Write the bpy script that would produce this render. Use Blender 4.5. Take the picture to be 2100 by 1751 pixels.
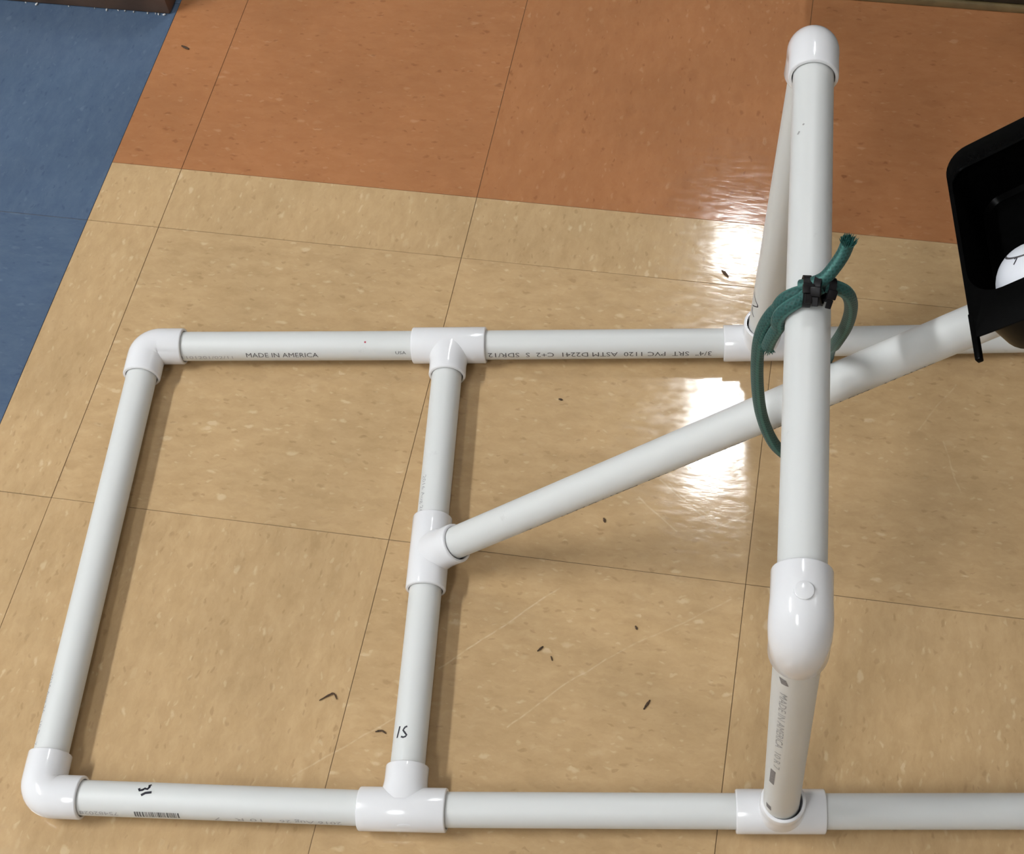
import bpy, bmesh, math, random
from mathutils import Vector, Matrix

random.seed(7)
C = bpy.context.scene.collection
for o in list(bpy.data.objects):
    bpy.data.objects.remove(o)

# ------------------------------------------------------------------ camera
cam_data = bpy.data.cameras.new('camera')
cam = bpy.data.objects.new('camera', cam_data)
C.objects.link(cam)
rot = Matrix(((0.987134, -0.113385, 0.112742),
              (0.155014, 0.851523, -0.500879),
              (-0.03921, 0.511911, 0.858143)))
cam.matrix_world = Matrix.Translation((0.305954, -0.822650, 1.095235)) @ rot.to_4x4()
cam_data.sensor_fit = 'HORIZONTAL'
cam_data.sensor_width = 36.0
cam_data.lens = 2965.66 * 36.0 / 2100.0
cam_data.shift_x = -177.52 / 2100.0
cam_data.shift_y = 26.59 / 2100.0
cam_data.clip_start = 0.02
bpy.context.scene.camera = cam

# ------------------------------------------------------------------ exposure / world
vs = bpy.context.scene.view_settings
bpy.context.scene.display_settings.display_device = 'sRGB'
vs.view_transform = 'Standard'
vs.look = 'None'
vs.gamma = 1.0
vs.use_curve_mapping = False
vs.exposure = 0.63

world = bpy.data.worlds.new('world')
bpy.context.scene.world = world
world.use_nodes = True
world.node_tree.nodes['Background'].inputs[0].default_value = (0.9, 0.92, 1.0, 1)
world.node_tree.nodes['Background'].inputs[1].default_value = 0.02

# ceiling lamps: (x, y, half width, half length, strength)
CEIL = 2.75
LAMPS = [(0.165, 1.51, 0.065, 0.24, 44.0, 'short white ceiling lamp above the orange tiles, mirrored between far rail and slanting pipe'),
         (0.15, 2.165, 0.065, 0.095, 44.0, 'short white ceiling lamp mirrored beside the foot of the far post'),
         (-1.80, -0.80, 0.085, 0.60, 74.0, 'long white ceiling lamp left of the viewer, casting the pipe shadows'),
         (2.60, 0.20, 0.15, 0.60, 5.0, 'long white ceiling lamp beyond the black tray, right of the pipe frame'),
         (-0.40, -2.30, 0.15, 0.60, 15.0, 'long white fill lamp added behind the viewer, unseen')]  # last lamp is an added fill source, raising the ambient from the front

# ------------------------------------------------------------------ helpers
def link(name, mesh, mat=None, parent=None):
    o = bpy.data.objects.new(name, mesh)
    C.objects.link(o)
    if mat is not None:
        mesh.materials.append(mat)
    if parent is not None:
        o.parent = parent
    return o

def from_bm(name, bm, mat=None, parent=None, smooth=True, angle=40):
    bmesh.ops.recalc_face_normals(bm, faces=bm.faces)
    me = bpy.data.meshes.new(name)
    bm.to_mesh(me)
    bm.free()
    if smooth:
        me.polygons.foreach_set('use_smooth', [True] * len(me.polygons))
        try:
            me.set_sharp_from_angle(angle=math.radians(angle))
        except Exception:
            pass
    return link(name, me, mat, parent)

def thing(name, label, cat, loc=(0, 0, 0), group=None):
    o = bpy.data.objects.new(name, None)
    C.objects.link(o)
    o.location = loc
    o.empty_display_size = 0.05
    o['label'] = label
    o['category'] = cat
    if group:
        o['group'] = group
    return o

def tag(o, label, cat=None, group=None, kind=None):
    if label: o['label'] = label
    if cat: o['category'] = cat
    if group: o['group'] = group
    if kind: o['kind'] = kind
    return o

def add_box(bm, lo, hi, bevel=0.0, seg=2, mat4=None):
    m = Matrix.Translation([(a + b) / 2 for a, b in zip(lo, hi)]) @ Matrix.Diagonal([b - a for a, b in zip(lo, hi)] + [1])
    if mat4 is not None:
        m = mat4 @ m
    r = bmesh.ops.create_cube(bm, size=1.0, matrix=m)
    if bevel > 0:
        es = list({e for v in r['verts'] for e in v.link_edges})
        bmesh.ops.bevel(bm, geom=es, offset=bevel, segments=seg, affect='EDGES', profile=0.5)

def perp(a):
    ref = Vector((0, 0, 1)) if abs(a.z) < 0.9 else Vector((0, -1, 0))
    e1 = (ref - ref.dot(a) * a).normalized()
    return e1, a.cross(e1)

def add_rings(bm, rings, close_start=False, close_end=False, uv=None):
    """rings: lists of points with equal counts; skins them into a tube."""
    vr = [[bm.verts.new(p) for p in r] for r in rings]
    n = len(rings[0])
    lay = bm.loops.layers.uv.verify() if uv else None
    for i in range(len(vr) - 1):
        for j in range(n):
            k = (j + 1) % n
            f = bm.faces.new((vr[i][j], vr[i][k], vr[i + 1][k], vr[i + 1][j]))
            if uv:
                us = ((uv[i], j / n), (uv[i], (j + 1) / n), (uv[i + 1], (j + 1) / n), (uv[i + 1], j / n))
                for l, c in zip(f.loops, us):
                    l[lay].uv = c
    if close_start:
        bm.faces.new(vr[0][::-1])
    if close_end:
        bm.faces.new(vr[-1])
    return vr

def lathe_rings(A, a, prof, n=32, e=None):
    e1, e2 = e or perp(a)
    out = []
    for t, r in prof:
        out.append([A + a * t + (e1 * math.cos(2 * math.pi * j / n) + e2 * math.sin(2 * math.pi * j / n)) * r for j in range(n)])
    return out

def sweep(bm, pts, radii, n=16, caps=True, uvscale=None):
    """tube along a polyline with parallel transport"""
    pts = [Vector(p) for p in pts]
    if not hasattr(radii, '__len__'):
        radii = [radii] * len(pts)
    tang = []
    for i in range(len(pts)):
        a = pts[max(0, i - 1)]
        b = pts[min(len(pts) - 1, i + 1)]
        tang.append((b - a).normalized())
    e1, e2 = perp(tang[0])
    rings, uv, L = [], [], 0.0
    for i, (p, t) in enumerate(zip(pts, tang)):
        e1 = (e1 - e1.dot(t) * t).normalized()
        e2 = t.cross(e1)
        rings.append([p + (e1 * math.cos(2 * math.pi * j / n) + e2 * math.sin(2 * math.pi * j / n)) * radii[i] for j in range(n)])
        if i: L += (p - pts[i - 1]).length
        uv.append(L * (uvscale or 1.0))
    add_rings(bm, rings, caps, caps, uv if uvscale else None)

def catmull(P, k=8, closed=False):
    P = [Vector(p) for p in P]
    n = len(P)
    out = []
    for i in range(n if closed else n - 1):
        if closed:
            p0, p1, p2, p3 = P[(i - 1) % n], P[i], P[(i + 1) % n], P[(i + 2) % n]
        else:
            p0, p1, p2, p3 = P[max(i - 1, 0)], P[i], P[i + 1], P[min(i + 2, n - 1)]
        for j in range(k):
            t = j / k
            out.append(0.5 * ((2 * p1) + (p2 - p0) * t + (2 * p0 - 5 * p1 + 4 * p2 - p3) * t * t + (3 * p1 - p0 - 3 * p2 + p3) * t ** 3))
    if not closed:
        out.append(P[-1])
    return out

# ------------------------------------------------------------------ materials
def new_mat(name):
    m = bpy.data.materials.new(name)
    m.use_nodes = True
    nt = m.node_tree
    return m, nt, nt.nodes['Principled BSDF']

def N(nt, typ, **kw):
    n = nt.nodes.new(typ)
    for k, v in kw.items():
        if k.startswith('i_'):
            n.inputs[k[2:].replace('_', ' ')].default_value = v
        else:
            setattr(n, k, v)
    return n

def plain(name, col, rough=0.5, spec=0.5, metal=0.0, noise=0.06, scale=40.0, bump=0.0, coat=0.0):
    m, nt, b = new_mat(name)
    tc = N(nt, 'ShaderNodeTexCoord')
    nz = N(nt, 'ShaderNodeTexNoise')
    nz.inputs['Scale'].default_value = scale
    nz.inputs['Detail'].default_value = 4
    nt.links.new(tc.outputs['Object'], nz.inputs['Vector'])
    rp = N(nt, 'ShaderNodeValToRGB')
    rp.color_ramp.elements[0].position = 0.3
    rp.color_ramp.elements[1].position = 0.7
    rp.color_ramp.elements[0].color = [max(0, c * (1 - noise)) for c in col] + [1]
    rp.color_ramp.elements[1].color = [min(1, c * (1 + noise)) for c in col] + [1]
    nt.links.new(nz.outputs['Fac'], rp.inputs['Fac'])
    nt.links.new(rp.outputs['Color'], b.inputs['Base Color'])
    b.inputs['Roughness'].default_value = rough
    b.inputs['Metallic'].default_value = metal
    b.inputs['Specular IOR Level'].default_value = spec
    b.inputs['Coat Weight'].default_value = coat
    if bump > 0:
        bp = N(nt, 'ShaderNodeBump')
        bp.inputs['Strength'].default_value = bump
        bp.inputs['Distance'].default_value = 0.001
        nt.links.new(nz.outputs['Fac'], bp.inputs['Height'])
        nt.links.new(bp.outputs['Normal'], b.inputs['Normal'])
    return m

# scratches worn into the floor wax: world positions on the floor (metres)
SCRATCH = [((-0.028, -0.5167), (0.0547, -0.4484), .55), ((0.067, -0.4132), (0.153, -0.329), .8),
           ((0.1312, -0.4539), (0.1989, -0.3861), .65), ((0.1989, -0.3861), (0.2946, -0.3206), .45),
           ((0.2054, -0.2358), (0.2428, -0.2639), .7), ((0.2218, -0.2166), (0.266, -0.249), .9),
           ((0.2284, -0.2181), (0.2791, -0.2543), .6), ((0.2750, -0.2560), (0.3022, -0.237), .7),
           ((0.4375, -0.1381), (0.4696, -0.0851), .35), ((0.461, -0.145), (0.4771, -0.1942), .4)]

def segment_group():
    g = bpy.data.node_groups.new('worn_line', 'ShaderNodeTree')
    for nm in ('P', 'A', 'B'):
        g.interface.new_socket(nm, in_out='INPUT', socket_type='NodeSocketVector')
    g.interface.new_socket('Width', in_out='INPUT', socket_type='NodeSocketFloat')
    g.interface.new_socket('Mask', in_out='OUTPUT', socket_type='NodeSocketFloat')
    gi = g.nodes.new('NodeGroupInput'); go = g.nodes.new('NodeGroupOutput')
    def vm(op, a, b):
        n = g.nodes.new('ShaderNodeVectorMath'); n.operation = op
        g.links.new(a, n.inputs[0])
        if b is not None: g.links.new(b, n.inputs[1])
        return n
    def mm(op, a, b=None, clamp=False):
        n = g.nodes.new('ShaderNodeMath'); n.operation = op; n.use_clamp = clamp
        g.links.new(a, n.inputs[0])
        if isinstance(b, float): n.inputs[1].default_value = b
        elif b is not None: g.links.new(b, n.inputs[1])
        return n
    pa = vm('SUBTRACT', gi.outputs['P'], gi.outputs['A'])
    ba = vm('SUBTRACT', gi.outputs['B'], gi.outputs['A'])
    d1 = vm('DOT_PRODUCT', pa.outputs[0], ba.outputs[0])
    d2 = vm('DOT_PRODUCT', ba.outputs[0], ba.outputs[0])
    h = mm('DIVIDE', d1.outputs['Value'], d2.outputs['Value'], True)
    sc = g.nodes.new('ShaderNodeVectorMath'); sc.operation = 'SCALE'
    g.links.new(ba.outputs[0], sc.inputs[0]); g.links.new(h.outputs[0], sc.inputs['Scale'])
    df = vm('SUBTRACT', pa.outputs[0], sc.outputs[0])
    ln = vm('LENGTH', df.outputs[0], None)
    q = mm('DIVIDE', ln.outputs['Value'], gi.outputs['Width'])
    one = mm('SUBTRACT', q.outputs[0], 1.0)
    neg = mm('MULTIPLY', one.outputs[0], -1.0, True)
    g.links.new(neg.outputs[0], go.inputs['Mask'])
    return g
SEG = segment_group()

def tile_mat(name, base, dark, light, lo_mot, hi_mot, fleck=0.62, scratches=False, rough=0.09, cellscale=120.0):
    m, nt, b = new_mat(name)
    L = nt.links.new
    tc = N(nt, 'ShaderNodeTexCoord'); oi = N(nt, 'ShaderNodeObjectInfo')
    off = N(nt, 'ShaderNodeVectorMath', operation='SCALE'); off.inputs[0].default_value = (13.7, 7.3, 0)
    L(oi.outputs['Random'], off.inputs['Scale'])
    ad = N(nt, 'ShaderNodeVectorMath', operation='ADD')
    L(tc.outputs['Object'], ad.inputs[0]); L(off.outputs[0], ad.inputs[1])
    # irregular outlines
    nz0 = N(nt, 'ShaderNodeTexNoise'); nz0.inputs['Scale'].default_value = 105; nz0.inputs['Detail'].default_value = 3
    L(ad.outputs[0], nz0.inputs['Vector'])
    ds = N(nt, 'ShaderNodeVectorMath', operation='SCALE'); ds.inputs['Scale'].default_value = 0.009
    cen = N(nt, 'ShaderNodeVectorMath', operation='SUBTRACT'); cen.inputs[1].default_value = (.5, .5, .5)
    L(nz0.outputs['Color'], cen.inputs[0]); L(cen.outputs[0], ds.inputs[0])
    ad2 = N(nt, 'ShaderNodeVectorMath', operation='ADD')
    L(ad.outputs[0], ad2.inputs[0]); L(ds.outputs[0], ad2.inputs[1])
    mp = N(nt, 'ShaderNodeMapping'); mp.inputs['Scale'].default_value = (0.50, 1.15, 0)
    L(ad2.outputs[0], mp.inputs['Vector'])
    # grain mottling stretched along the tile's roll direction
    nz = N(nt, 'ShaderNodeTexNoise'); nz.inputs['Scale'].default_value = 75; nz.inputs['Detail'].default_value = 7; nz.inputs['Roughness'].default_value = .68
    L(mp.outputs[0], nz.inputs['Vector'])
    r1 = N(nt, 'ShaderNodeValToRGB')
    r1.color_ramp.elements[0].position = .28; r1.color_ramp.elements[0].color = (*lo_mot, 1)
    r1.color_ramp.elements[1].position = .72; r1.color_ramp.elements[1].color = (*hi_mot, 1)
    e = r1.color_ramp.elements.new(.5); e.color = (*base, 1)
    L(nz.outputs['Fac'], r1.inputs['Fac'])
    col = r1.outputs['Color']
    # chips
    for k, (sc, thr, size, c, amt) in enumerate(((cellscale * 1.0, fleck + .06, .30, light, .62), (cellscale * 1.25, fleck + .08, .28, dark, .50), (cellscale * 2.1, fleck + .05, .34, light, .42), (cellscale * 2.0, fleck + .05, .34, dark, .45), (cellscale * .6, fleck - .1, .40, dark, .14))):
        vo = N(nt, 'ShaderNodeTexVoronoi', feature='F1'); vo.inputs['Scale'].default_value = sc
        sh = N(nt, 'ShaderNodeVectorMath', operation='ADD'); sh.inputs[1].default_value = (k * 3.1, k * 1.7, 0)
        L(mp.outputs[0], sh.inputs[0]); L(sh.outputs[0], vo.inputs['Vector'])
        sp = N(nt, 'ShaderNodeSeparateColor'); L(vo.outputs['Color'], sp.inputs[0])
        g1 = N(nt, 'ShaderNodeMath', operation='GREATER_THAN'); g1.inputs[1].default_value = thr
        L(sp.outputs[0], g1.inputs[0])
        # size varies per chip
        sz = N(nt, 'ShaderNodeMapRange'); sz.inputs['To Min'].default_value = size * .45; sz.inputs['To Max'].default_value = size * 1.35
        L(sp.outputs[1], sz.inputs['Value'])
        sb = N(nt, 'ShaderNodeMath', operation='SUBTRACT'); L(sz.outputs[0], sb.inputs[0]); L(vo.outputs['Distance'], sb.inputs[1])
        ml = N(nt, 'ShaderNodeMath', operation='MULTIPLY'); ml.use_clamp = True; ml.inputs[1].default_value = 5.5
        L(sb.outputs[0], ml.inputs[0])
        m2 = N(nt, 'ShaderNodeMath', operation='MULTIPLY'); L(ml.outputs[0], m2.inputs[0]); L(g1.outputs[0], m2.inputs[1])
        am = N(nt, 'ShaderNodeMath', operation='MULTIPLY'); L(m2.outputs[0], am.inputs[0])
        vr = N(nt, 'ShaderNodeMapRange'); vr.inputs['To Min'].default_value = amt * .25; vr.inputs['To Max'].default_value = amt
        L(sp.outputs[2], vr.inputs['Value']); L(vr.outputs[0], am.inputs[1])
        mx = N(nt, 'ShaderNodeMix', data_type='RGBA')
        mx.inputs['B'].default_value = (*c, 1)
        L(am.outputs[0], mx.inputs['Factor']); L(col, mx.inputs['A'])
        col = mx.outputs['Result']
    geo = N(nt, 'ShaderNodeNewGeometry')
    # broad dullness of traffic wear
    nb = N(nt, 'ShaderNodeTexNoise'); nb.inputs['Scale'].default_value = 7; nb.inputs['Detail'].default_value = 3
    L(geo.outputs['Position'], nb.inputs['Vector'])
    rb = N(nt, 'ShaderNodeMapRange'); rb.inputs['From Min'].default_value = .35; rb.inputs['From Max'].default_value = .65
    rb.inputs['To Min'].default_value = .93; rb.inputs['To Max'].default_value = 1.05
    L(nb.outputs['Fac'], rb.inputs['Value'])
    mul = N(nt, 'ShaderNodeVectorMath', operation='SCALE'); L(col, mul.inputs[0]); L(rb.outputs[0], mul.inputs['Scale'])
    col = mul.outputs[0]
    if scratches:
        tot = None
        flat = N(nt, 'ShaderNodeVectorMath', operation='MULTIPLY'); flat.inputs[1].default_value = (1, 1, 0)
        wob = N(nt, 'ShaderNodeTexNoise'); wob.inputs['Scale'].default_value = 25
        L(geo.outputs['Position'], wob.inputs['Vector'])
        ws = N(nt, 'ShaderNodeVectorMath', operation='SCALE'); ws.inputs['Scale'].default_value = .006
        L(wob.outputs['Color'], ws.inputs[0])
        wsub = N(nt, 'ShaderNodeVectorMath', operation='ADD'); L(geo.outputs['Position'], wsub.inputs[0]); L(ws.outputs[0], wsub.inputs[1])
        wsb = N(nt, 'ShaderNodeVectorMath', operation='SUBTRACT'); wsb.inputs[1].default_value = (.003, .003, .003)
        L(wsub.outputs[0], wsb.inputs[0])
        L(wsb.outputs[0], flat.inputs[0])
        for a, bb, st in SCRATCH:
            g = N(nt, 'ShaderNodeGroup'); g.node_tree = SEG
            L(flat.outputs[0], g.inputs['P'])
            g.inputs['A'].default_value = (*a, 0); g.inputs['B'].default_value = (*bb, 0); g.inputs['Width'].default_value = .0010
            s = N(nt, 'ShaderNodeMath', operation='MULTIPLY'); s.inputs[1].default_value = st * .8
            L(g.outputs[0], s.inputs[0])
            if tot is None: tot = s.outputs[0]
            else:
                mxn = N(nt, 'ShaderNodeMath', operation='MAXIMUM'); L(tot, mxn.inputs[0]); L(s.outputs[0], mxn.inputs[1]); tot = mxn.outputs[0]
        brk = N(nt, 'ShaderNodeTexNoise'); brk.inputs['Scale'].default_value = 180
        L(geo.outputs['Position'], brk.inputs['Vector'])
        br = N(nt, 'ShaderNodeMapRange'); br.inputs['From Min'].default_value = .25; br.inputs['From Max'].default_value = .60
        L(brk.outputs['Fac'], br.inputs['Value'])
        fm = N(nt, 'ShaderNodeMath', operation='MULTIPLY'); L(tot, fm.inputs[0]); L(br.outputs[0], fm.inputs[1])
        mx = N(nt, 'ShaderNodeMix', data_type='RGBA'); mx.inputs['B'].default_value = (.72, .57, .38, 1)
        L(fm.outputs[0], mx.inputs['Factor']); L(col, mx.inputs['A'])
        col = mx.outputs['Result']
    L(col, b.inputs['Base Color'])
    # wax: fine ripples and hairline wear in the gloss
    wr = N(nt, 'ShaderNodeTexNoise'); wr.inputs['Scale'].default_value = 160; wr.inputs['Detail'].default_value = 4
    mpw = N(nt, 'ShaderNodeMapping'); mpw.inputs['Scale'].default_value = (.35, 1, 1); mpw.inputs['Rotation'].default_value = (0, 0, .35)
    L(geo.outputs['Position'], mpw.inputs['Vector']); L(mpw.outputs[0], wr.inputs['Vector'])
    rr = N(nt, 'ShaderNodeMapRange'); rr.inputs['From Min'].default_value = .35; rr.inputs['From Max'].default_value = .75
    rr.inputs['To Min'].default_value = rough * .8; rr.inputs['To Max'].default_value = rough * 1.6
    L(wr.outputs['Fac'], rr.inputs['Value']); L(rr.outputs[0], b.inputs['Roughness'])
    bp = N(nt, 'ShaderNodeBump'); bp.inputs['Strength'].default_value = .15; bp.inputs['Distance'].default_value = .0006
    L(wr.outputs['Fac'], bp.inputs['Height'])
    w2 = N(nt, 'ShaderNodeTexNoise'); w2.inputs['Scale'].default_value = 22; w2.inputs['Detail'].default_value = 2
    L(geo.outputs['Position'], w2.inputs['Vector'])
    bp2 = N(nt, 'ShaderNodeBump'); bp2.inputs['Strength'].default_value = .15; bp2.inputs['Distance'].default_value = .0012
    L(w2.outputs['Fac'], bp2.inputs['Height']); L(bp.outputs['Normal'], bp2.inputs['Normal'])
    L(bp2.outputs['Normal'], b.inputs['Normal'])
    b.inputs['Specular IOR Level'].default_value = .5
    return m

TAN = tile_mat('tan_vinyl_tile', (.53, .358, .186), (.35, .22, .105), (.69, .53, .33), (.47, .312, .157), (.585, .405, .218), scratches=True)
ORANGE = tile_mat('orange_vinyl_tile', (.41, .178, .074), (.22, .088, .035), (.52, .28, .14), (.385, .162, .066), (.44, .196, .084), fleck=.72)
BLUE = tile_mat('blue_vinyl_tile', (.083, .125, .195), (.05, .08, .14), (.13, .18, .255), (.070, .108, .178), (.098, .142, .212), fleck=.66)
GROUT = plain('dark_joint', (.15, .10, .055), .8)

def pvc(name, col, rough, smudge=0.0, coat=0.0):
    m, nt, b = new_mat(name)
    L = nt.links.new
    tc = N(nt, 'ShaderNodeTexCoord'); oi = N(nt, 'ShaderNodeObjectInfo')
    off = N(nt, 'ShaderNodeVectorMath', operation='SCALE'); off.inputs[0].default_value = (3.7, 5.3, 2.9)
    L(oi.outputs['Random'], off.inputs['Scale'])
    ad = N(nt, 'ShaderNodeVectorMath', operation='ADD'); L(tc.outputs['Object'], ad.inputs[0]); L(off.outputs[0], ad.inputs[1])
    nz = N(nt, 'ShaderNodeTexNoise'); nz.inputs['Scale'].default_value = 28; nz.inputs['Detail'].default_value = 6; nz.inputs['Roughness'].default_value = .7
    L(ad.outputs[0], nz.inputs['Vector'])
    mr = N(nt, 'ShaderNodeMapRange'); mr.inputs['From Min'].default_value = .66; mr.inputs['From Max'].default_value = .82
    mr.inputs['To Max'].default_value = smudge
    L(nz.outputs['Fac'], mr.inputs['Value'])
    mx = N(nt, 'ShaderNodeMix', data_type='RGBA')
    mx.inputs['A'].default_value = (*col, 1); mx.inputs['B'].default_value = (.33, .32, .31, 1)
    L(mr.outputs[0], mx.inputs['Factor']); L(mx.outputs['Result'], b.inputs['Base Color'])
    b.inputs['Roughness'].default_value = rough
    b.inputs['Coat Weight'].default_value = coat
    b.inputs['Coat Roughness'].default_value = .1
    b.inputs['Subsurface Weight'].default_value = 0.0
    return m
PIPE = pvc('pvc_pipe', (.70, .71, .70), .42, .5)
FIT = pvc('pvc_fitting', (.81, .81, .83), .13, .12)
INK = plain('black_ink', (.085, .082, .085), .6, noise=.3, scale=400)
PEN = plain('black_marker', (.012, .011, .02), .4, noise=.3, scale=300)
GREYINK = plain('faded_grey_ink', (.40, .40, .41), .6, noise=.25, scale=900)
REDINK = plain('red_speck', (.45, .06, .09), .6)
BLACK = plain('glossy_black_plastic', (.0022, .0022, .0022),   .24, .16, noise=.2, bump=.05, scale=200)
TIE = plain('black_nylon', (.005, .004, .005), .45, .25, bump=.2, scale=300)
BLACK.node_tree.nodes['Principled BSDF'].inputs['IOR'].default_value = 1.22
BALL = plain('white_ball_skin', (.80, .82, .88), .4, noise=.02)
WOOD = plain('dark_brown_wood', (.115, .066, .043), .6, noise=.35, scale=18)
DARKCAB = plain('dark_cabinet_paint', (.018, .014, .009), .5, noise=.2)
STRIP = plain('brown_base_strip', (.17, .12, .055), .5, noise=.25)
PAINT = plain('white_wall_paint', (.80, .80, .78), .8)
CEILP = plain('ceiling_paint', (.84, .84, .83), .9)
METAL = plain('lamp_housing', (.75, .75, .75), .4)
DIRT = plain('brown_dirt', (.075, .042, .022), .8, noise=.5, scale=500)
CHIP = plain('white_paint_chip', (.75, .75, .74), .6)

def emit(name, col, s):
    m, nt, b = new_mat(name)
    b.inputs['Base Color'].default_value = (.8, .8, .8, 1)
    b.inputs['Emission Color'].default_value = (*col, 1)
    b.inputs['Emission Strength'].default_value = s
    return m

def cord_mat():
    m, nt, b = new_mat('green_woven_cord')
    L = nt.links.new
    uv = N(nt, 'ShaderNodeUVMap')
    mp1 = N(nt, 'ShaderNodeMapping'); mp1.inputs['Scale'].default_value = (1, 1, 1)
    L(uv.outputs['UV'], mp1.inputs['Vector'])
    sx = N(nt, 'ShaderNodeSeparateXYZ'); L(mp1.outputs[0], sx.inputs[0])
    def wave(sgn):
        # helical yarns: sin(2pi*(u*ku + sgn*8*v))
        a = N(nt, 'ShaderNodeMath', operation='MULTIPLY'); a.inputs[1].default_value = 330.0; L(sx.outputs['X'], a.inputs[0])
        c = N(nt, 'ShaderNodeMath', operation='MULTIPLY'); c.inputs[1].default_value = sgn * 8.0; L(sx.outputs['Y'], c.inputs[0])
        d = N(nt, 'ShaderNodeMath', operation='ADD'); L(a.outputs[0], d.inputs[0]); L(c.outputs[0], d.inputs[1])
        e = N(nt, 'ShaderNodeMath', operation='MULTIPLY'); e.inputs[1].default_value = 2 * math.pi; L(d.outputs[0], e.inputs[0])
        f = N(nt, 'ShaderNodeMath', operation='SINE'); L(e.outputs[0], f.inputs[0])
        return f
    w1, w2 = wave(1), wave(-1)
    mxm = N(nt, 'ShaderNodeMath', operation='MAXIMUM'); L(w1.outputs[0], mxm.inputs[0]); L(w2.outputs[0], mxm.inputs[1])
    mr = N(nt, 'ShaderNodeMapRange'); mr.inputs['From Min'].default_value = -1; mr.inputs['From Max'].default_value = 1
    L(mxm.outputs[0], mr.inputs['Value'])
    # long lighter rib lines running with the cord
    st = N(nt, 'ShaderNodeMath', operation='MULTIPLY'); st.inputs[1].default_value = 2 * math.pi * 3; L(sx.outputs['Y'], st.inputs[0])
    sn = N(nt, 'ShaderNodeMath', operation='SINE'); L(st.outputs[0], sn.inputs[0])
    sp = N(nt, 'ShaderNodeMapRange'); sp.inputs['From Min'].default_value = .55; sp.inputs['From Max'].default_value = 1; sp.inputs['To Max'].default_value = .8
    L(sn.outputs[0], sp.inputs['Value'])
    r = N(nt, 'ShaderNodeValToRGB')
    r.color_ramp.elements[0].color = (.007, .052, .047, 1); r.color_ramp.elements[1].color = (.013, .088, .078, 1)
    L(mr.outputs[0], r.inputs['Fac'])
    mx = N(nt, 'ShaderNodeMix', data_type='RGBA'); mx.inputs['B'].default_value = (.055, .20, .175, 1)
    L(sp.outputs[0], mx.inputs['Factor']); L(r.outputs['Color'], mx.inputs['A'])
    L(mx.outputs['Result'], b.inputs['Base Color'])
    b.inputs['Roughness'].default_value = .6
    b.inputs['Sheen Weight'].default_value = .1
    bp = N(nt, 'ShaderNodeBump'); bp.inputs['Strength'].default_value = .5; bp.inputs['Distance'].default_value = .0005
    L(mr.outputs[0], bp.inputs['Height']); L(bp.outputs['Normal'], b.inputs['Normal'])
    return m
CORD = cord_mat()

# ================================================================== STRUCTURE
X0, X1, Y0, Y1 = -3.2, 3.6, -3.4, 4.0
bm = bmesh.new(); add_box(bm, (X0, Y0, -.06), (X1, Y1, -.0006))
floor = from_bm('floor', bm, GROUT, smooth=False)
tag(floor, 'vinyl tile floor in tan, orange and blue', kind='structure')

T = .3048
HX = -.3785            # edge between tan and blue
G = .00025             # half joint
def tile_mesh(w, h, mat):
    bm = bmesh.new()
    add_box(bm, (-w / 2 + G, -h / 2 + G, -.0031), (w / 2 - G, h / 2 - G, 0.0), .0002, 1)
    bmesh.ops.recalc_face_normals(bm, faces=bm.faces)
    me = bpy.data.meshes.new('floor_tile'); bm.to_mesh(me); bm.free()
    me.materials.append(mat)
    return me
tile_cache = {}
def put_tile(x0, x1, y0, y1, mat, rot=0, tilt=(0, 0), dz=0.0):
    w, h = x1 - x0, y1 - y0
    if rot % 2: w, h = h, w
    key = (round(w, 4), round(h, 4), mat.name)
    if key not in tile_cache: tile_cache[key] = tile_mesh(w, h, mat)
    o = bpy.data.objects.new('floor_tile', tile_cache[key]); C.objects.link(o)
    o.parent = floor
    o.location = ((x0 + x1) / 2, (y0 + y1) / 2, dz)
    o.rotation_euler = (math.radians(tilt[0]), math.radians(tilt[1]), math.pi / 2 * rot)
    return o
rt = random.Random(3)
# tan field: columns left from the blue edge, rows toward the viewer
cols = [(HX, -T)] + [(-T + T * i, T * i) for i in range(0, 7)]
ROTS = {(2, 0): 0, (2, 1): 0, (1, 0): 0, (1, 1): 1, (0, 0): 1, (0, 1): 1, (3, 0): 0, (3, 1): 1}
for ci, (xa, xb) in enumerate(cols):
    for ri in range(0, 7):
        yb = -T * ri
        rr = ROTS.get((ci, ri), rt.randint(0, 1)) + 2 * rt.randint(0, 1)
        put_tile(xa, xb, yb - T, yb, TAN, rr, (rt.uniform(-.06, .06), rt.uniform(-.06, .06)))
    put_tile(xa, xb, 0, .0756, TAN, 1 if ci < 3 else 0, (rt.uniform(-.05, .05), rt.uniform(-.03, .03)))
    put_tile(xa, xb, .0756, .3925, ORANGE, (0, 0, 1, 0, 0)[ci % 5])
    for k in range(4):
        put_tile(xa, xb, .3925 + T * k, .3925 + T * (k + 1), ORANGE, 0)
for ci in range(0, 5):
    xb = HX - T * ci
    for ri in range(-1, 7):
        yb = -T * ri
        put_tile(xb - T, xb, yb - T, yb, BLUE, rt.randint(0, 3))
    for k in range(1, 5):
        put_tile(xb - T, xb, T * k, T * (k + 1), BLUE, 0)

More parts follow.
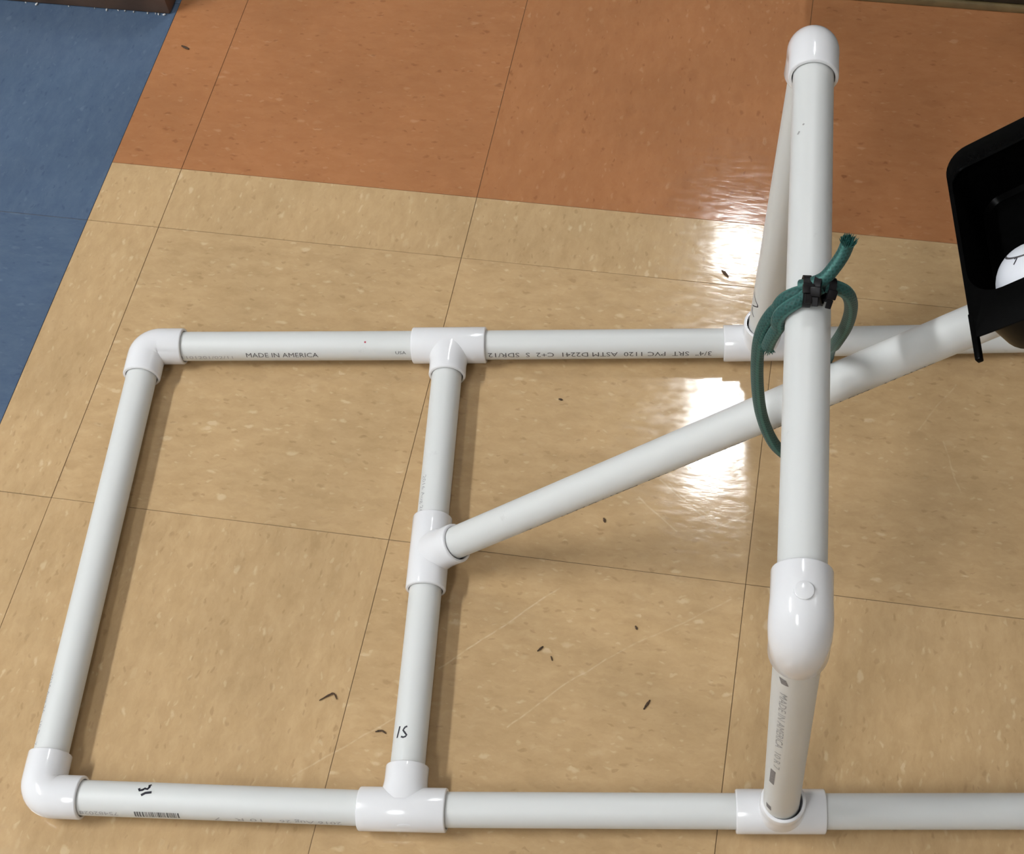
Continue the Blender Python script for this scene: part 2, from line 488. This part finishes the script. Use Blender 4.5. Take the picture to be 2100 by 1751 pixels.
# walls and ceiling of the room around the viewer
def wall(name, lo, hi, label, mat=PAINT):
    bm = bmesh.new(); add_box(bm, lo, hi)
    return tag(from_bm(name, bm, mat, smooth=False), label, kind='structure')
wall('wall_left', (X0 - .1, Y0, -.06), (X0, Y1, CEIL), 'plain painted wall on the left of the room')
wall('wall_right', (X1, Y0, -.06), (X1 + .1, Y1, CEIL), 'plain painted wall on the right of the room')
wall('wall_back', (X0 - .1, Y1, -.06), (X1 + .1, Y1 + .1, CEIL), 'plain painted wall beyond the cabinet')
wall('wall_front', (X0 - .1, Y0 - .1, -.06), (X1 + .1, Y0, CEIL), 'plain painted wall behind the viewer')
wall('ceiling', (X0 - .1, Y0 - .1, CEIL), (X1 + .1, Y1 + .1, CEIL + .1), 'plain white ceiling', CEILP)

for x, y, hw, hl, s, lab in LAMPS:
    t = thing('ceiling_light', lab, 'lamp', (x, y, CEIL), 'ceiling lamps')
    bm = bmesh.new()
    for sx in (-1, 1):
        add_box(bm, (sx * (hw + .015) - .015, -hl - .03, -.07), (sx * (hw + .015) + .015, hl + .03, 0), .004)
        add_box(bm, (-hw, sx * (hl + .015) - .015, -.07), (hw, sx * (hl + .015) + .015, 0), .004)
    from_bm('lamp_frame', bm, METAL, t)
    bm = bmesh.new(); add_box(bm, (-hw, -hl, -.06), (hw, hl, -.045), .004)
    from_bm('diffuser', bm, emit('lamp_glow', (.97, 1.0, 1.015), s), t)

# low dark-brown wooden strip standing on the blue tiles, upper left
bm = bmesh.new()
add_box(bm, (-1.60, .2870, 0.0), (-.3835, .345, .085), .003)
tr = from_bm('trim_1', bm, WOOD)
tag(tr, 'dark brown wooden base strip with chipped edge on blue tiles', kind='structure')
bm = bmesh.new()
rc = random.Random(11)
for cx, sz in ((-.537, .005), (-.4560, .004), (-.443, .002), (-.425, .0025), (-.409, .003), (-.3965, .0035), (-.390, .004), (-.400, .002), (-.47, .0015), (-.50, .002), (-.55, .002), (-.435, .002)):
    bmesh.ops.create_icosphere(bm, subdivisions=1, radius=1, matrix=Matrix.Translation((cx, .2866 - sz * .3, .0012)) @ Matrix.Rotation(rc.random() * 3, 4, 'Z') @ Matrix.Diagonal((sz * .5, sz * .25, .0012, 1)))
ch = from_bm('paint_chips', bm, CHIP, tr, smooth=False)
ch['kind'] = 'stuff'

# dark cabinet, upper right
cab = thing('storage_cabinet', 'dark cabinet with brown base strip standing on orange tiles', 'cabinet', (.295, .3945, 0))
bm = bmesh.new(); add_box(bm, (0, 0, .0085), (1.3, .5, .95), .004)
from_bm('body', bm, DARKCAB, cab)
bm = bmesh.new(); add_box(bm, (.0, -.0025, 0), (1.3, .004, .0082), .0012)
from_bm('base_strip', bm, STRIP, cab)
for k in range(2):
    bm = bmesh.new(); add_box(bm, (.012 + k * .644, -.003, .05), (.642 + k * .644, .012, .93), .003)
    d = from_bm('door', bm, DARKCAB, cab)
    bm = bmesh.new(); add_box(bm, (.585 + k * .11, -.022, .55), (.598 + k * .11, -.003, .68), .004)
    from_bm('handle', bm, METAL, d)

# ================================================================== PIPE FRAME
Z = .0168
PR, FR = .01334, .0166
def V(*a): return Vector(a)
P = dict(FL=V(-.2606, -.1491, Z), FM=V(.0146, -.1122, Z), FT=V(.2933, -.0733, Z), FR=V(.640, -.0200, Z),
         BL=V(-.2123, -.5651, Z), NM=V(.0679, -.535, Z), NT=V(.3497, -.4956, Z), NR=V(.690, -.4458, Z),
         M=V(.0412, -.321, Z), EN=V(.336, -.5155, .40), EF=V(.309, -.093, .40))
el, az = math.radians(38.5), math.radians(9)
U = V(math.cos(el) * math.cos(az), math.cos(el) * math.sin(az), math.sin(el))
VV = V(-math.sin(az), math.cos(az), 0)
NN = U.cross(VV)
P['D'] = P['M'] + U * .70

frame = thing('pipe_frame', 'white plastic pipe frame with raised crossbar and slanting arm on the tiled floor', 'pipe frame', (0.1, -.33, 0))
def fpart(name, bm, mat, parent=frame, **kw):
    o = from_bm(name, bm, mat, None, **kw)
    o.parent = parent
    if parent is frame:
        o.matrix_parent_inverse = Matrix.Translation(frame.location).inverted()
    return o

def pipe(a, b, ga=.012, gb=.012, label=None):
    A, B = P[a], P[b]
    d = (B - A).normalized(); L = (B - A).length
    bm = bmesh.new()
    prof = [(ga, PR - .0008), (ga, PR)] + [(ga + (L - ga - gb) * i / 10, PR) for i in range(1, 10)] + [(L - gb, PR), (L - gb, PR - .0008)]
    add_rings(bm, lathe_rings(A, d, prof, 40), True, True)
    o = fpart('pipe', bm, PIPE)
    if label: o['label'] = label
    return o
p_fl = pipe('FL', 'FM')
p_ft = pipe('FM', 'FT')
p_fr = pipe('FT', 'FR')
p_bl = pipe('BL', 'NM')
p_nm = pipe('NM', 'NT')
p_nr = pipe('NT', 'NR')
p_left = pipe('FL', 'BL')
p_midf = pipe('FM', 'M')
p_midn = pipe('NM', 'M')
p_right = pipe('FR', 'NR')
p_postn = pipe('NT', 'EN')
p_postf = pipe('FT', 'EF')
p_rail = pipe('EN', 'EF')
p_arm = pipe('M', 'D', .012, .0)

ARM = .0335
def sock_prof(t0, t1, r, bore=PR + .0007):
    # outer wall, rounded lip, annular end face, short bore
    return [(t0, r), (t1 - .0012, r), (t1 - .0004, r - .0003), (t1, r - .0010), (t1, bore + .0002), (t1 - .0010, bore), (t1 - .0060, bore)]

def tee(c, run_a, run_b, branch, name='tee_fitting', label=None):
    c = P[c]
    ra = (P[run_b] - P[run_a]).normalized()
    br = (P[branch] - c).normalized()
    br = (br - br.dot(ra) * ra).normalized()
    bm = bmesh.new()
    e1 = br; e2 = ra.cross(e1)
    add_rings(bm, lathe_rings(c, ra, sock_prof(0, ARM, FR), 40, (e1, e2)))
    add_rings(bm, lathe_rings(c, -ra, sock_prof(0, ARM, FR), 40, (e1, e2)))
    rings = []
    lat = br.cross(ra)
    n = 40
    for t, k in ((.004, 1.28), (.0085, 1.22), (.0115, 1.15), (.0145, 1.085), (.0170, 1.04), (.0200, 1.012), (.0235, 1.0)):
        rings.append([c + br * t + (ra * math.cos(2 * math.pi * j / n) * k + lat * math.sin(2 * math.pi * j / n)) * (FR - .0001) for j in range(n)])
    for t, r in sock_prof(.0235, ARM, FR)[1:]:
        rings.append([c + br * t + (ra * math.cos(2 * math.pi * j / n) + lat * math.sin(2 * math.pi * j / n)) * r for j in range(n)])
    add_rings(bm, rings)
    o = fpart(name, bm, FIT)
    if label: o['label'] = label
    return o, c, ra, br

def elbow(c, a, b, bend=.0135):
    c = P[c]
    da = (P[a] - c).normalized(); db = (P[b] - c).normalized()
    bm = bmesh.new()
    ca = da.cross(db).normalized()
    n = 40
    # path: socket a -> arc -> socket b, radius rings
    path = []
    for t, r in reversed(sock_prof(bend, ARM, FR)):
        path.append((c + da * t, -da, r))
    ctr = c + (da + db) * bend
    k = 10
    for i in range(1, k):
        th = math.pi / 2 * i / k
        q = ctr - db * (bend * math.cos(th)) - da * (bend * math.sin(th))
        tg = (db * math.sin(th) - da * math.cos(th)).normalized()
        path.append((q, tg, FR + .0006 * math.sin(2 * th)))
    for t, r in sock_prof(bend, ARM, FR):
        path.append((c + db * t, db, r))
    rings = []
    for q, tg, r in path:
        e2 = tg.cross(ca).normalized()
        rings.append([q + (ca * math.cos(2 * math.pi * j / n) + e2 * math.sin(2 * math.pi * j / n)) * r for j in range(n)])
    add_rings(bm, rings)
    return fpart('elbow_fitting', bm, FIT)

e_fl = elbow('FL', 'FM', 'BL')
e_bl = elbow('BL', 'FL', 'NM')
elbow('FR', 'FT', 'NR')
elbow('NR', 'NT', 'FR')
e_en = elbow('EN', 'NT', 'EF', .0165)
e_ef = elbow('EF', 'FT', 'EN', .0165)
tee('FM', 'FL', 'FT', 'M')
tnm = tee('NM', 'BL', 'NT', 'M')[0]
tee('NT', 'NM', 'NR', 'EN')
tee('FT', 'FM', 'FR', 'EF')
tm = tee('M', 'NM', 'FM', 'D')[0]

# moulding marks on the fittings
def disc_mark(name, at, nrm, r, h, parent, sx=1.0, ax=None):
    nrm = nrm.normalized()
    e1 = (ax - ax.dot(nrm) * nrm).normalized() if ax else perp(nrm)[0]
    e2 = nrm.cross(e1)
    bm = bmesh.new()
    n = 24
    rings = [[at + nrm * z + (e1 * math.cos(2 * math.pi * j / n) * sx + e2 * math.sin(2 * math.pi * j / n)) * q for j in range(n)]
             for z, q in ((-.001, r), (h * .6, r), (h, r * .92))]
    add_rings(bm, rings, True, True)
    o = from_bm(name, bm, FIT); o.parent = parent
    o.matrix_parent_inverse = Matrix.Translation(frame.location).inverted() @ Matrix.Identity(4)
    o.matrix_parent_inverse = parent.matrix_parent_inverse.copy()
    o.matrix_parent_inverse = Matrix.Identity(4)
    return o
rail_d = (P['EF'] - P['EN']).normalized()
up = perp(rail_d)[0]
disc_mark('mold_mark', P['EN'] + rail_d * .0145 + up * FR, up, .0052, .0007, e_en)
run = (P['NT'] - P['NM']).normalized()
nrm = (V(0, 0, 1) * .45 + V(run.y, -run.x, 0) * .9).normalized()
disc_mark('mold_mark', P['NM'] + run * .003 + nrm * (FR - .0002), nrm, .0022, .0003, tnm, 2.6, run)

# ------------------------------------------------------------------ print and handwriting on the pipes
def pipe_frame(a, b):
    A, B = P[a], P[b]
    d = (B - A).normalized(); e1, e2 = perp(d)
    return A, d, e1, e2
def on_pipe(fr, t, ph, r=PR + .00012):
    A, d, e1, e2 = fr
    return A + d * t + (e1 * math.cos(ph) + e2 * math.sin(ph)) * r

def strokes(name, a, b, lines, w, mat, parent, label=None):
    fr = pipe_frame(a, b)
    bm = bmesh.new()
    for li, ln in enumerate(lines):
        q = [Vector((t, ph * PR)) for t, ph in ln]
        # resample short
        pts = []
        for i in range(len(q) - 1):
            k = max(1, int((q[i + 1] - q[i]).length / .0012))
            pts += [q[i].lerp(q[i + 1], j / k) for j in range(k)]
        pts.append(q[-1])
        prev = None
        for i, c in enumerate(pts):
            tg = (pts[min(i + 1, len(pts) - 1)] - pts[max(i - 1, 0)])
            if tg.length < 1e-7: continue
            tg.normalize(); n2 = Vector((-tg.y, tg.x)) * w / 2
            nw = 2 if w < .002 else 6
            cur = [bm.verts.new(on_pipe(fr, p.x, p.y / PR, PR + .00012 + .00001 * li)) for p in (c + n2 * (1 - 2 * q_ / (nw - 1)) for q_ in range(nw))]
            if prev:
                for q_ in range(nw - 1): bm.faces.new((prev[q_], prev[q_ + 1], cur[q_ + 1], cur[q_]))
            prev = cur
    o = from_bm(name, bm, mat); o.parent = parent
    if label: o['label'] = label
    return o

def text_on(name, body, a, b, t0, ph0, width, cap, mat, parent, flip=False, label=None):
    """t0: where the text starts along the pipe, ph0: angle of its baseline"""
    fr = pipe_frame(a, b)
    cu = bpy.data.curves.new('print', 'FONT'); cu.body = body; cu.size = 1.0
    cu.resolution_u = 2
    ob = bpy.data.objects.new('print', cu); C.objects.link(ob)
    dg = bpy.context.evaluated_depsgraph_get()
    me = bpy.data.meshes.new_from_object(ob.evaluated_get(dg))
    bpy.data.objects.remove(ob)
    bm = bmesh.new(); bm.from_mesh(me); bpy.data.meshes.remove(me)
    xs = [v.co.x for v in bm.verts]
    x0, x1 = min(xs), max(xs)
    for _ in range(2):
        es = [e for e in bm.edges if e.calc_length() > .25]
        if es: bmesh.ops.subdivide_edges(bm, edges=es, cuts=1)
    bmesh.ops.triangulate(bm, faces=bm.faces)
    s = -1 if flip else 1
    for v in bm.verts:
        x = (v.co.x - x0) / (x1 - x0) * width
        y = v.co.y / .7 * cap
        v.co = on_pipe(fr, t0 + s * x, ph0 - s * y / PR)
    me = bpy.data.meshes.new(name); bm.to_mesh(me); bm.free()
    o = link(name, me, mat, parent)
    if label: o['label'] = label
    return o

text_on('printed_text', 'MADE IN AMERICA', 'FL', 'FM', .0932, 1.46, .066, .0050, INK, p_fl)
text_on('printed_text', '1101201/02/11', 'FL', 'FM', .0335, 1.62, .047, .0040, GREYINK, p_fl)
text_on('printed_text', 'USA', 'FL', 'FM', .2300, 1.22, .0095, .0030, INK, p_fl)
strokes('red_mark', 'FL', 'FM', [[(.2029, .30), (.2027, .42)]], .0016, REDINK, p_fl, 'small red speck')
text_on('printed_text', '3/4"  SRT  PVC 1120  ASTM D2241  C+2  S  SDR/12', 'FM', 'FT', .2370, 1.18, .201, .0052, INK, p_ft, True)
text_on('printed_text', '2016 Aug 26', 'BL', 'NM', .2370, 1.22, .0475, .0042, GREYINK, p_bl, True)
text_on('printed_text', '10 R   7', 'BL', 'NM', .1760, 1.22, .037, .0042, GREYINK, p_bl, True)
text_on('printed_text', '75482028', 'BL', 'NM', .0650, 1.10, .030, .0042, GREYINK, p_bl, True)
rb = random.Random(5)
bars, x = [], .0779
while x < .1129:
    w = rb.choice((.0005, .0008, .0013))
    bars.append((x, w)); x += w + rb.choice((.0004, .0006, .0010))
fr = pipe_frame('BL', 'NM')
bm = bmesh.new()
for x, w in bars:
    vs_ = [[bm.verts.new(on_pipe(fr, xx, ph)) for ph in (1.00, 1.15, 1.3, 1.45)] for xx in (x, x + w)]
    for i in range(3): bm.faces.new((vs_[0][i], vs_[0][i + 1], vs_[1][i + 1], vs_[1][i]))
bc = from_bm('printed_bars', bm, plain('dark_grey_ink', (.12, .12, .125), .6, noise=.3, scale=500)); bc.parent = p_bl
strokes('marker_number', 'BL', 'NM', [[(.0802, -.40), (.0812, -.25), (.0834, -.30), (.0847, -.40), (.0868, -.36), (.0878, -.52), (.0872, -.66), (.0886, -.72)],
                                      [(.0832, .03), (.0861, -.11), (.0908, -.17)]], .0019, PEN, p_bl, 'handwritten 31 in black marker')
strokes('marker_number', 'NM', 'M', [[(.0615, -.545), (.0525, -.68)], [(.0610, -.07), (.0602, -.20), (.0580, -.30), (.0557, -.16), (.0540, -.06), (.0528, -.12), (.0523, -.25), (.0530, -.40)]], .0014, PEN, p_midn, 'handwritten 15 in black marker')
strokes('marker_number', 'FT', 'EF', [[(.0850, -1.35), (.0800, -1.0), (.0762, -.70), (.0735, -.66)], [(.0735, -.66), (.0700, -.95), (.0665, -1.20)],
                                      [(.0640, -1.20), (.0585, -1.15), (.0545, -.85)]], .0012, PEN, p_postf, 'handwritten mark in black marker')
text_on('printed_text', '3/4"  SRT  PVC 1120  ASTM D2241  C+2', 'M', 'D', .352, 1.93, .245, .0048, INK, p_arm, True)
text_on('printed_text', 'SDR 21  200 PSI', 'M', 'D', .47, 1.93, .085, .0048, INK, p_arm, True)
text_on('printed_text', '2016 Aug 26   10 R   7', 'FL', 'BL', .322, .98, .060, .0040, GREYINK, p_left)
text_on('printed_text', '2016 Aug 26', 'FM', 'M', .141, .86, .036, .0040, GREYINK, p_midf)
# blurry grey print running up the near post
text_on('printed_text', 'MADE IN AMERICA', 'NT', 'EN', .312, -.62, .105, .0050, GREYINK, p_postn, True)
text_on('printed_text', '10 R 7', 'NT', 'EN', .195, -.62, .036, .0046, GREYINK, p_postn, True)
GREYBLOCK = plain('grey_ink_block', (.22, .21, .215), .6, noise=.2, scale=700)
strokes('printed_block', 'NT', 'EN', [[(.150, -.62), (.117, -.66)]], .0042, GREYBLOCK, p_postn)
strokes('printed_block', 'NT', 'EN', [[(.056, -.74), (.046, -.70)]], .0048, GREYBLOCK, p_postn)
strokes('printed_block', 'NT', 'EN', [[(.336, -.56), (.328, -.42)]], .0048, GREYBLOCK, p_postn)
strokes('scuff_mark', 'EN', 'EF', [[(.3335, -.70), (.3315, -.80)], [(.3385, -.46), (.3375, -.52)]], .0012, plain('grey_scuff', (.34, .33, .32), .6), p_rail)

# ================================================================== GREEN CORD
rc_ = .0041
main = [(.3236, -.311, .4175), (.317, -.313, .4145), (.3092, -.314, .4065), (.3015, -.314, .3925), (.2970, -.314, .3725), (.2962, -.313, .3472),
        (.2980, -.311, .3111), (.3020, -.309, .2762), (.3088, -.308, .2477), (.3168, -.307, .2280), (.3265, -.301, .2120),
        (.3340, -.284, .2090), (.3400, -.264, .2200), (.3425, -.2565, .2580), (.3425, -.266, .295),
        (.3441, -.284, .328), (.3480, -.294, .3615), (.3484, -.301, .3901), (.3451, -.306, .4094), (.3388, -.309, .4190), (.3306, -.310, .4215)]
def clear_of_pipes(pts):
    # the cord lies on the pipes, never in them
    out = []
    for p in pts:
        for a, b in (('EN', 'EF'), ('M', 'D')):
            d = (P[b] - P[a]).normalized()
            w = p - P[a]; r = w - w.dot(d) * d
            if r.length < PR + rc_ + .0001:
                p = p + r.normalized() * (PR + rc_ + .0001 - r.length)
        out.append(p)
    return out
cord = bmesh.new()
pl = clear_of_pipes(catmull(main, 8))
sweep(cord, pl, rc_, 16, True, 1.0)
cord = from_bm('elastic_cord', cord, CORD)
tag(cord, 'green woven elastic cord looped around crossbar and slanting arm', 'cord')
def cpart(name, pts, k=8, rad=rc_):
    bm = bmesh.new()
    q = clear_of_pipes(catmull(pts, k))
    sweep(bm, q, rad, 16, True, 1.0)
    o = from_bm(name, bm, CORD, cord)
    return o
cpart('cord_strand', [(.3290, -.3125, .4230), (.3205, -.3165, .4190), (.3140, -.3215, .4080), (.3075, -.3225, .3950), (.3035, -.3215, .3800), (.3020, -.3205, .3700)])
cpart('cord_tail', [(.3170, -.3110, .4195), (.3236, -.311, .4235), (.3298, -.309, .4270), (.3344, -.305, .4325), (.3384, -.300, .4390), (.3402, -.297, .4460)])
def fray(at, d, r, n, ln, seed):
    rf = random.Random(seed)
    d = Vector(d).normalized(); e1, e2 = perp(d)
    bm = bmesh.new()
    for _ in range(n):
        a = rf.random() * 2 * math.pi; q = r * math.sqrt(rf.random())
        s = Vector(at) + (e1 * math.cos(a) + e2 * math.sin(a)) * q
        dd = (d + (e1 * math.cos(a) + e2 * math.sin(a)) * rf.uniform(.1, .9) * q / r + Vector((rf.uniform(-.3, .3), rf.uniform(-.3, .3), rf.uniform(-.3, .3)))).normalized()
        l = ln * rf.uniform(.4, 1.0)
        add_rings(bm, lathe_rings(s, dd, [(-.001, .00035), (l * .6, .00028), (l, .00008)], 4), True, True)
    o = from_bm('frayed_end', bm, FRAY, cord)
    o['kind'] = 'stuff'
FRAY = plain('green_frayed_thread', (.010, .085, .075), .7, noise=.3, scale=300)
fray((.3402, -.297, .4462), (.15, .25, .9), .0042, 150, .0042, 3)
fray((.3020, -.3205, .3696), (-.15, .05, -.9), .0040, 90, .0035, 4)

def tie_band(ctr, axis, nrm, rx, ry, w, th, nm='cable_tie'):
    """flat strap wound round: a rounded loop in the plane across axis"""
    ctr = Vector(ctr); axis = Vector(axis).normalized()
    e1 = (Vector(nrm) - Vector(nrm).dot(axis) * axis).normalized(); e2 = axis.cross(e1)
    bm = bmesh.new()
    n = 36
    rings = []
    for o_, t_ in ((0, -w / 2), (th, -w / 2 + .0003), (th, w / 2 - .0003), (0, w / 2)):
        rings.append([ctr + axis * t_ + e1 * (ry + o_) * math.sin(2 * math.pi * j / n) + e2 * (rx + o_) * math.cos(2 * math.pi * j / n) for j in range(n)])
    rings.append(rings[0])
    add_rings(bm, rings)
    # locking head and cut tail
    hd = Matrix((( axis.x, e2.x, e1.x, 0), (axis.y, e2.y, e1.y, 0), (axis.z, e2.z, e1.z, 0), (0, 0, 0, 1)))
    mm = Matrix.Translation(ctr + e1 * (ry + th)) @ hd
    add_box(bm, (-w * .62, -.0028, -.0006), (w * .62, .0028, .0024), .0006, 2, mm)
    add_box(bm, (-w * .4, .0030, .0010), (w * .4, .0085, .0021), .0003, 1, mm)
    return from_bm(nm, bm, TIE, cord, angle=30)
t1 = tie_band((.3205, -.3140, .4195), (.86, .10, -.05), (-.1, -.45, .9), .0082, .0062, .0052, .0012)
t2 = tie_band((.3278, -.3135, .4212), (.92, -.12, .22), (.35, -.65, .75), .0078, .0064, .0048, .0012)
t3 = tie_band((.3335, -.3120, .4205), (.90, .05, -.25), (.5, -.80, .45), .0062, .0055, .0044, .0012)

# ================================================================== BLACK TRAY on the arm
def TL(s, v, n): return P['M'] + U * s + VV * v + NN * n
tray = thing('ball_tray', 'glossy black plastic tray on the raised end of the slanting pipe', 'tray', TL(.6, .01, .0135))
TINV = Matrix.Translation(tray.location).inverted()
def tpart(name, bm, mat, label=None, angle=40):
    o = from_bm(name, bm, mat, None, angle=angle)
    o.parent = tray; o.matrix_parent_inverse = TINV
    if label: o['label'] = label
    return o
def rrect(s0, s1, v0, v1, R, k=8):
    """rounded rectangle; R = radii for corners (s0,v0),(s1,v0),(s1,v1),(s0,v1)"""
    out = []
    cs = ((s0, v0, 1, 1, math.pi), (s1, v0, -1, 1, 1.5 * math.pi), (s1, v1, -1, -1, 0), (s0, v1, 1, -1, .5 * math.pi))
    for (s, v, a, b, st), r in zip(cs, R):
        for i in range(k + 1):
            th = st + math.pi / 2 * i / k
            out.append((s + a * r + r * math.cos(th), v + b * r + r * math.sin(th)))
    return out
def loop(pts, n): return [TL(s, v, n) for s, v in pts]
RIM = .066
bm = bmesh.new()
B = (.024, .02, .02, .014)
rings = [loop(rrect(.5300, .686, -.042, .071, (.020, .016, .016, .010)), .0136),
         loop(rrect(.5265, .690, -.0465, .0755, B), .0165),
         loop(rrect(.5290, .697, -.0520, .0790, B), .0640),
         loop(rrect(.5313, .695, -.0500, .0768, B), .0640),
         loop(rrect(.5288, .688, -.0445, .0735, B), .0185),
         loop(rrect(.5320, .685, -.0415, .0705, (.021, .017, .017, .011)), .0158)]
add_rings(bm, rings, True, True)
tpart('tray_body', bm, BLACK)
# rim flange with its own hole
bm = bmesh.new()
outer = rrect(.5292, .702, -.0570, .0814, (.002, .010, .010, .016))
inner = rrect(.5322, .686, -.0310, .0655, (.020, .012, .012, .010))
outer = [(a_, b_ - (.2 * max(0, min(a_ - .5292, .045)) if b_ < 0 else 0)) for a_, b_ in outer]
lp = [loop(outer, RIM - .0012), loop(outer, RIM - .0004), loop([(s * .9985 + .0009, v * .99) for s, v in outer], RIM), loop([(s * 1.0015 - .0009, v * 1.012) for s, v in inner], RIM), loop(inner, RIM - .0008), loop(inner, RIM - .0012)]
lp.append(lp[0])
add_rings(bm, lp)
tpart('tray_rim', bm, BLACK)
# thin end lug sticking out of the rim toward the viewer
bm = bmesh.new()
tlm = Matrix(((U.x, VV.x, NN.x, P['M'].x), (U.y, VV.y, NN.y, P['M'].y), (U.z, VV.z, NN.z, P['M'].z), (0, 0, 0, 1)))
add_box(bm, (.5284, -.0725, RIM - .0045), (.5322, -.040, RIM + .0002), .0008, 2, tlm)
tpart('rim_lug', bm, BLACK)

# ball lying in the tray
bc_ = TL(.565, -.0212, .0412)
bm = bmesh.new(); bmesh.ops.create_uvsphere(bm, u_segments=48, v_segments=32, radius=.025)
ball = from_bm('ball', bm, BALL)
ball.location = bc_
tag(ball, 'white ball with a thin black line lying in the black tray', 'ball')
cdir = (Vector(cam.location) - bc_).normalized()
# seam line: circle on the sphere; number: short strokes
def sphere_ribbon(name, dirs, w, mat, label=None):
    bm = bmesh.new(); prev = None
    for i, d in enumerate(dirs):
        d = d.normalized()
        tg = (dirs[min(i + 1, len(dirs) - 1)] - dirs[max(i - 1, 0)]).normalized()
        sd = d.cross(tg).normalized()
        cur = [bm.verts.new((d + sd * q).normalized() * .02508) for q in (w / .05, -w / .05)]
        if prev: bm.faces.new((prev[0], prev[1], cur[1], cur[0]))
        prev = cur
    o = from_bm(name, bm, mat, ball)
    if label: o['label'] = label
    return o
side = Vector((.987, .155, -.039)); upv = Vector((-.113, .852, .512))
seam_ax = (upv * .93 + cdir * .22 + side * -.36).normalized()
sa, sb_ = perp(seam_ax)
sphere_ribbon('seam_line', [seam_ax * .87 + (sa * math.cos(a) + sb_ * math.sin(a)) * .493 for a in [2 * math.pi * i / 64 for i in range(65)]], .0014, INK)
def bdir(px, py):   # offsets in ball radii across and up the visible face
    return side * px + upv * py + cdir * math.sqrt(max(0, 1 - px * px - py * py))
sphere_ribbon('printed_number', [bdir(a, b) for a, b in ((-.62, .595), (-.58, .615), (-.54, .63), (-.585, .555), (-.645, .465))], .0009, PEN, 'number 1')

# ================================================================== DIRT CRUMBS on the floor
def crumb(pts, w, label):
    bm = bmesh.new()
    q = [Vector((x, y, .0009)) for x, y in pts]
    q = catmull(q, 4) if len(q) > 2 else [q[0].lerp(q[-1], i / 6) for i in range(7)]
    n = len(q); rr_ = random.Random(len(label))
    rad = [w * (.35 + .65 * math.sin(math.pi * min(1, (i + .6) / n))) * rr_.uniform(.75, 1.1) / 2 for i in range(n)]
    sweep(bm, q, rad, 6)
    for v in bm.verts: v.co.z = max(.0001, min(v.co.z, .0022))
    o = from_bm('dirt_crumb', bm, DIRT, smooth=False)
    tag(o, label, 'dirt', 'dirt crumbs on the tan tiles')
crumb([(-.0226, -.4540), (-.0159, -.4485), (-.0122, -.4468), (-.0088, -.4510)], .0017, 'hooked brown crumb on tan tile left of the pipe marked 15')
crumb([(.2362, -.4247), (.2401, -.4163)], .0022, 'straight dark sliver on tan tile left of the near post')
crumb([(.1438, -.3879), (.1477, -.3830)], .0018, 'small slanted brown sliver right of the middle pipe')
crumb([(.1554, -.3905), (.1572, -.3944)], .0012, 'faint thin crumb just right of the small slanted sliver')
crumb([(.0284, -.4730), (.0332, -.4715), (.0372, -.4734)], .0016, 'tiny curved crumb touching the left side of the pipe marked 15')
crumb([(.1785, -.2600), (.1804, -.2640)], .0024, 'short brown crumb below the slanting pipe')
crumb([(.1200, -.1462), (.1237, -.1468)], .0020, 'black dot of dirt between far rail and slanting pipe')
crumb([(.2486, .0159), (.2520, .0125), (.2556, .0088)], .0028, 'brown crumb in the bright lamp reflection')
crumb([(-.3566, .2423), (-.3472, .2383)], .0028, 'grey brown flake on the orange tile near the blue edge')
crumb([(.2195, -.3548), (.2214, -.3580)], .0020, 'short crumb below the long joint left of the near elbow')
